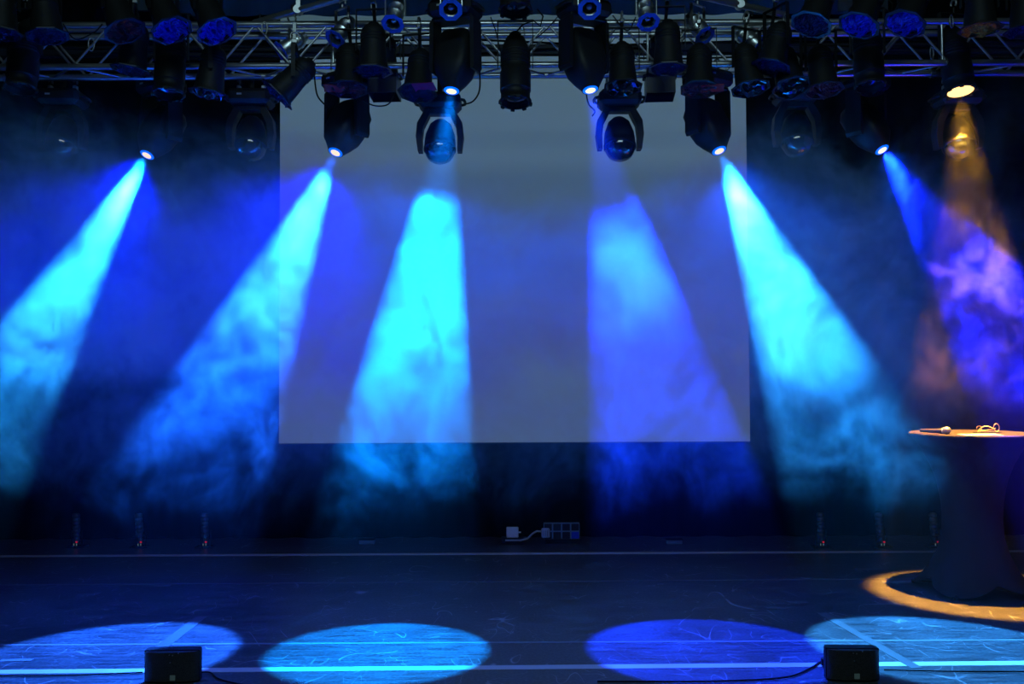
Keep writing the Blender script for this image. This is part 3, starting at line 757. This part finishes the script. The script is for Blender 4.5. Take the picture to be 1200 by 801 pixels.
def build_headset():
    c = G(1156, 507, 1.1); t = thing('headset_microphone', c + Vector((0, 0, .006)), 'thin gold headset microphone lying on the paper on the table', 'microphone')
    gold = mat('gold_wire', (.55, .36, .12), .3, .7); M['gold'] = gold
    band = [(-.06 + .13 * (i / 16), .05 * math.sin(PI * i / 16), .055 * math.sin(PI * i / 16) ** .7 * (.3 + .7 * i / 16)) for i in range(17)]
    part('neckband', gold, lambda mb: mb.tube(band, .0032, 6), t)
    part('ear_hook', gold, lambda mb: mb.tube([(.07 + .02 * math.sin(a), .0, .03 - .028 * math.cos(a)) for a in [PI * 1.5 * i / 12 for i in range(13)]], .003, 6), t)
    part('ear_hook', gold, lambda mb: mb.tube([(-.055 + .018 * math.sin(a), -.01, .024 - .02 * math.cos(a)) for a in [PI * 1.5 * i / 12 for i in range(13)]], .003, 6), t)
    part('boom', gold, lambda mb: mb.tube([(-.055, -.01, .01), (-.02, -.03, .014), (.03, -.035, .022), (.05, -.03, .03)], .0028, 6), t)
    part('lead', M['black_cable'], lambda mb: mb.tube([(.06, 0, .0), (.09, -.03, 0), (.05, -.06, 0), (-.02, -.055, 0), (-.07, -.04, 0), (-.10, -.01, .0)], .003, 6), t)
build_headset()

# ---------------------------------------------------------------- floor speakers and their cables
def grille_mat():
    m = mat('perforated_grille', (.02, .021, .02), .3, 0, .8); t = NT(m.node_tree); bs = m.node_tree.nodes['Principled BSDF']
    tc = t.node('ShaderNodeTexCoord').outputs['Object']
    v = t.node('ShaderNodeTexVoronoi'); v.inputs['Scale'].default_value = 190; t.put(v.inputs['Vector'], tc)
    h = t.remap(v.outputs['Distance'], .25, .5)
    t.put(bs.inputs['Base Color'], t.mix(h, (.003, .003, .003), (.05, .052, .045)))
    b = t.node('ShaderNodeBump'); b.inputs['Strength'].default_value = .6; b.inputs['Distance'].default_value = .001
    t.put(b.inputs['Height'], h); t.put(bs.inputs['Normal'], b.outputs[0]); return m
M['grille'] = grille_mat()
def floor_speaker(xl, xr, yb, label, flip, yaw):
    a = G(xl, yb); b = G(xr, yb); W = (b - a).length; c = (a + b) / 2; Hh = .158
    t = thing('floor_speaker', c + Vector((0, .05, 0)), label, 'speaker', 'small speakers on the stage front', Matrix.Rotation(yaw, 3, 'Z').to_quaternion())
    def cab(mb):
        pts = [(-W / 2 + .012, .045), (-W / 2, .02), (-W / 2, -.02), (W / 2, -.02), (W / 2, .02), (W / 2 - .012, .045)]
        mb.add([(x, y, 0.006) for x, y in pts] + [(x, y, Hh) for x, y in pts], [tuple(range(6))[::-1], tuple(range(6, 12))] + [(i, (i + 1) % 6, 6 + (i + 1) % 6, 6 + i) for i in range(6)])
    part('cabinet', M['black_satin'], cab, t)
    def gr(mb):
        n = 20; vs = []
        for z in (.010, Hh - .004):
            for i in range(n + 1):
                u = -1 + 2 * i / n; vs.append((u * (W / 2 - .003), -.022 - .03 * math.sqrt(max(0, 1 - abs(u) ** 2.6)), z))
        mb.add(vs, [(i, i + 1, n + 2 + i, n + 1 + i) for i in range(n)], True)
        mb.add(vs[:n + 1], [tuple(range(n + 1))]); mb.add(vs[n + 1:], [tuple(range(n, -1, -1))])
    part('grille', M['grille'], gr, t)
    part('badge', M['grey_plastic'], lambda mb: mb.box((0, 0, 0), (.026, .003, .026)), t, None, (.012 if not flip else .012, -.0525, .030))
    for x, z in ((-.004, .142), (.012, .140), (.0, .105), (.04, .150)):  # tiny chrome discs on the front of the grille
        part('chrome_dot', M['chrome'], lambda mb: mb.cyl((0, 0, 0), (0, -.003, 0), .003, n=10), t, 'scr', (x * (1 if not flip else 1) , -.0515, z))
    for sx in (-1, 1):
        for sy in (-1, 1):
            part('rubber_foot', M['black_cable'], lambda mb: mb.cyl((0, 0, 0), (0, 0, .008), .01, n=12), t, 'rfoot', (sx * (W / 2 - .03), .01 + sy * .022, 0))
    return t
floor_speaker(167, 231, 801, 'small black floor speaker in front of the leftmost light spot', False, .03)
floor_speaker(971, 1033, 799, 'small black floor speaker in front of the rightmost light spot', True, -.05)
def ground_cable(pts, r, label, name='speaker_cable'):
    ps = [G(a, b) + Vector((0, 0, r + .003)) for a, b in pts]; out = []
    for i in range(len(ps) - 1):
        p0 = ps[max(i - 1, 0)]; p1 = ps[i]; p2 = ps[i + 1]; p3 = ps[min(i + 2, len(ps) - 1)]
        for k in range(6):
            t_ = k / 6; out.append(.5 * ((2 * p1) + (p2 - p0) * t_ + (2 * p0 - 5 * p1 + 4 * p2 - p3) * t_ ** 2 + (3 * p1 - p0 - 3 * p2 + p3) * t_ ** 3))
    out.append(ps[-1]); return tag(part(name, M['black_cable'], lambda mb: mb.tube(out, r, 6)), label, 'cable')
ground_cable([(970, 779), (962, 777), (952, 783), (930, 793), (900, 797), (860, 799), (800, 800), (700, 800)], .005, 'black cable curving left from the right floor speaker')
ground_cable([(1036, 786), (1080, 787), (1130, 788), (1210, 788)], .004, 'black cable running right from the right floor speaker')
ground_cable([(232, 789), (246, 789), (255, 796), (272, 801), (300, 806)], .004, 'black cable leaving the left floor speaker to the right')
ground_cable([(-10, 793), (60, 793), (120, 791), (167, 789)], .004, 'black cable running left from the left floor speaker')
c_ = G(966, 781)
tag(part('cable_plug', M['black'], lambda mb: mb.box((c_.x, c_.y, .026), (.03, .03, .045), ch=.006)), 'black cable plug at the left side of the right floor speaker', 'plug')

# ---------------------------------------------------------------- power boxes at the foot of the back drape
def build_power():
    d = 8.95
    a = P(593.5, 629, d); W = 14 * d / F; Hh = 12 * d / F
    t = thing('power_adapter', (a.x + W / 2, d, 0), 'small white box on a low black base under the screen', 'adapter')
    z0 = max(a.z, .03)
    part('base', M['black'], lambda mb: mb.box((0, 0, z0 / 2 + .001), (.20, .10, z0 - .002), ch=.004), t)
    part('box', M['white_plastic'], lambda mb: mb.box((0, -.02, z0 + Hh / 2), (W, .05, Hh), ch=.006), t)
    part('plug', M['white_plastic'], lambda mb: mb.box((W / 2 + .012, -.02, z0 + Hh / 2), (.022, .018, .012), ch=.002), t)
    part('label_strip', M['grey_plastic'], lambda mb: mb.box((0, -.051, z0 - .02), (.13, .003, .014)), t)
    a = P(637, 631, d); b = P(679, 612, d)
    t = thing('socket_block', ((a.x + b.x) / 2, d, 0), 'dark power block with eight sockets in two rows under the screen', 'socket block')
    W = b.x - a.x; z0 = max(a.z, .01); z1 = b.z; cx, cz = W / 4, (z1 - z0) / 2
    part('housing', M['socket_line'], lambda mb: mb.box((0, 0, (z0 + z1) / 2), (W, .06, z1 - z0), ch=.004), t)
    part('stand', M['black'], lambda mb: mb.box((0, 0, z0 / 2 + .001), (W * .9, .06, z0 - .001)), t)
    for r in range(2):
        for c in range(4):
            m = M['socket_blue'] if (r == 0 and c == 3) else M['socket_hole']
            o = part('socket', m, lambda mb: mb.box((0, 0, 0), (cx * .84, .008, cz * .84), ch=.004), t, 'sock%s' % m.name, (-W / 2 + cx * (c + .5), -.031, z0 + cz * (r + .5)))
            if m is M['socket_blue']: o['label'] = 'blue socket cover'
    a = P(634, 628, d); b = P(644, 617, d)
    t2 = thing('plug_adapter', ((a.x + b.x) / 2 , d - .08, 0), 'pale plug pushed into the left end of the socket block', 'plug')
    part('body', M['grey_plastic'], lambda mb: mb.box((0, 0, (a.z + b.z) / 2), (b.x - a.x, .05, b.z - a.z), ch=.01), t2)
    for k in range(3): part('ridge', M['socket_hole'], lambda mb: mb.box((0, -.0255, (a.z + b.z) / 2), (.004, .003, (b.z - a.z) * .6)), t2, 'ridge', (-.018 + k * .016, 0, 0))
    ps = [P(609, 633, d - .05), P(618, 631, d - .08), P(624, 625, d - .09), P(629, 622, d - .08), P(635, 622.5, d - .08)]
    tag(part('plug_cable', M['grey_plastic'], lambda mb: mb.tube(ps, .009, 8)), 'pale cable running up to the plug beside the socket block', 'cable')
build_power()

# ---------------------------------------------------------------- little uplights standing along the back
M['uplight'] = mat('uplight_grey', (.05, .07, .065), .4)
for px, lean, lab in ((90, -.03, 'leftmost of the three little uplights standing at the left back'), (165, -.08, 'middle one of the three little uplights standing at the left back'), (241, -.05, 'rightmost of the three little uplights standing at the left back'),
                (962, .0, 'little uplight standing at the right back, farthest from the table'), (1033, -.08, 'little uplight standing at the right back, second from the table'), (1096, -.06, 'little uplight standing right behind the left edge of the table')):
    g = G(px, 641)
    t = thing('uplight', (g.x, g.y, 0), lab, 'lamp', 'uplights along the back drape')
    part('base_plate', M['black'], lambda mb: mb.box((0, 0, .008), (.16, .12, .014), ch=.004), t, 'upbase')
    def ub(mb):
        pr = [(.0005, .30), (.026, .30), (.026, .30)]
        for k in range(6): z = .29 - k * .034; pr += [(.033, z), (.033, z - .022), (.028, z - .024), (.028, z - .030)]
        pr += [(.030, .07), (.030, .045), (.0005, .045)]
        mb.lathe(pr, 16)
    part('housing', M['uplight'], ub, t, 'upbody', (0, 0, 0), Matrix.Rotation(lean, 3, 'Y'))
    part('bracket', M['black'], lambda mb: (mb.box((-.045, 0, .08), (.004, .02, .14)), mb.box((.045, 0, .08), (.004, .02, .14)), mb.box((0, 0, .018), (.094, .02, .004))), t, 'upbr')
    part('red_indicator', M['red_led'], lambda mb: mb.box((.012, -.034, .052), (.016, .004, .012)), t, 'upred')
    for sx in (-1, 1): part('white_indicator', M['white_led'], lambda mb: mb.box((0, -.034, .03), (.006, .004, .02)), t, 'upwhite', (sx * .012, 0, 0))
for px, lab in ((430, 'low black floor box left of the white adapter'), (790, 'low black floor box right of the socket block')):
    g = G(px, 637); t = thing('floor_box', (g.x, g.y, 0), lab, 'box')
    part('case', M['socket_line'], lambda mb: mb.box((0, 0, .02), (.14, .06, .038), ch=.006), t, 'fbox')
    part('lid', M['black'], lambda mb: mb.box((0, 0, .0425), (.15, .07, .006), ch=.002), t, 'fboxlid')
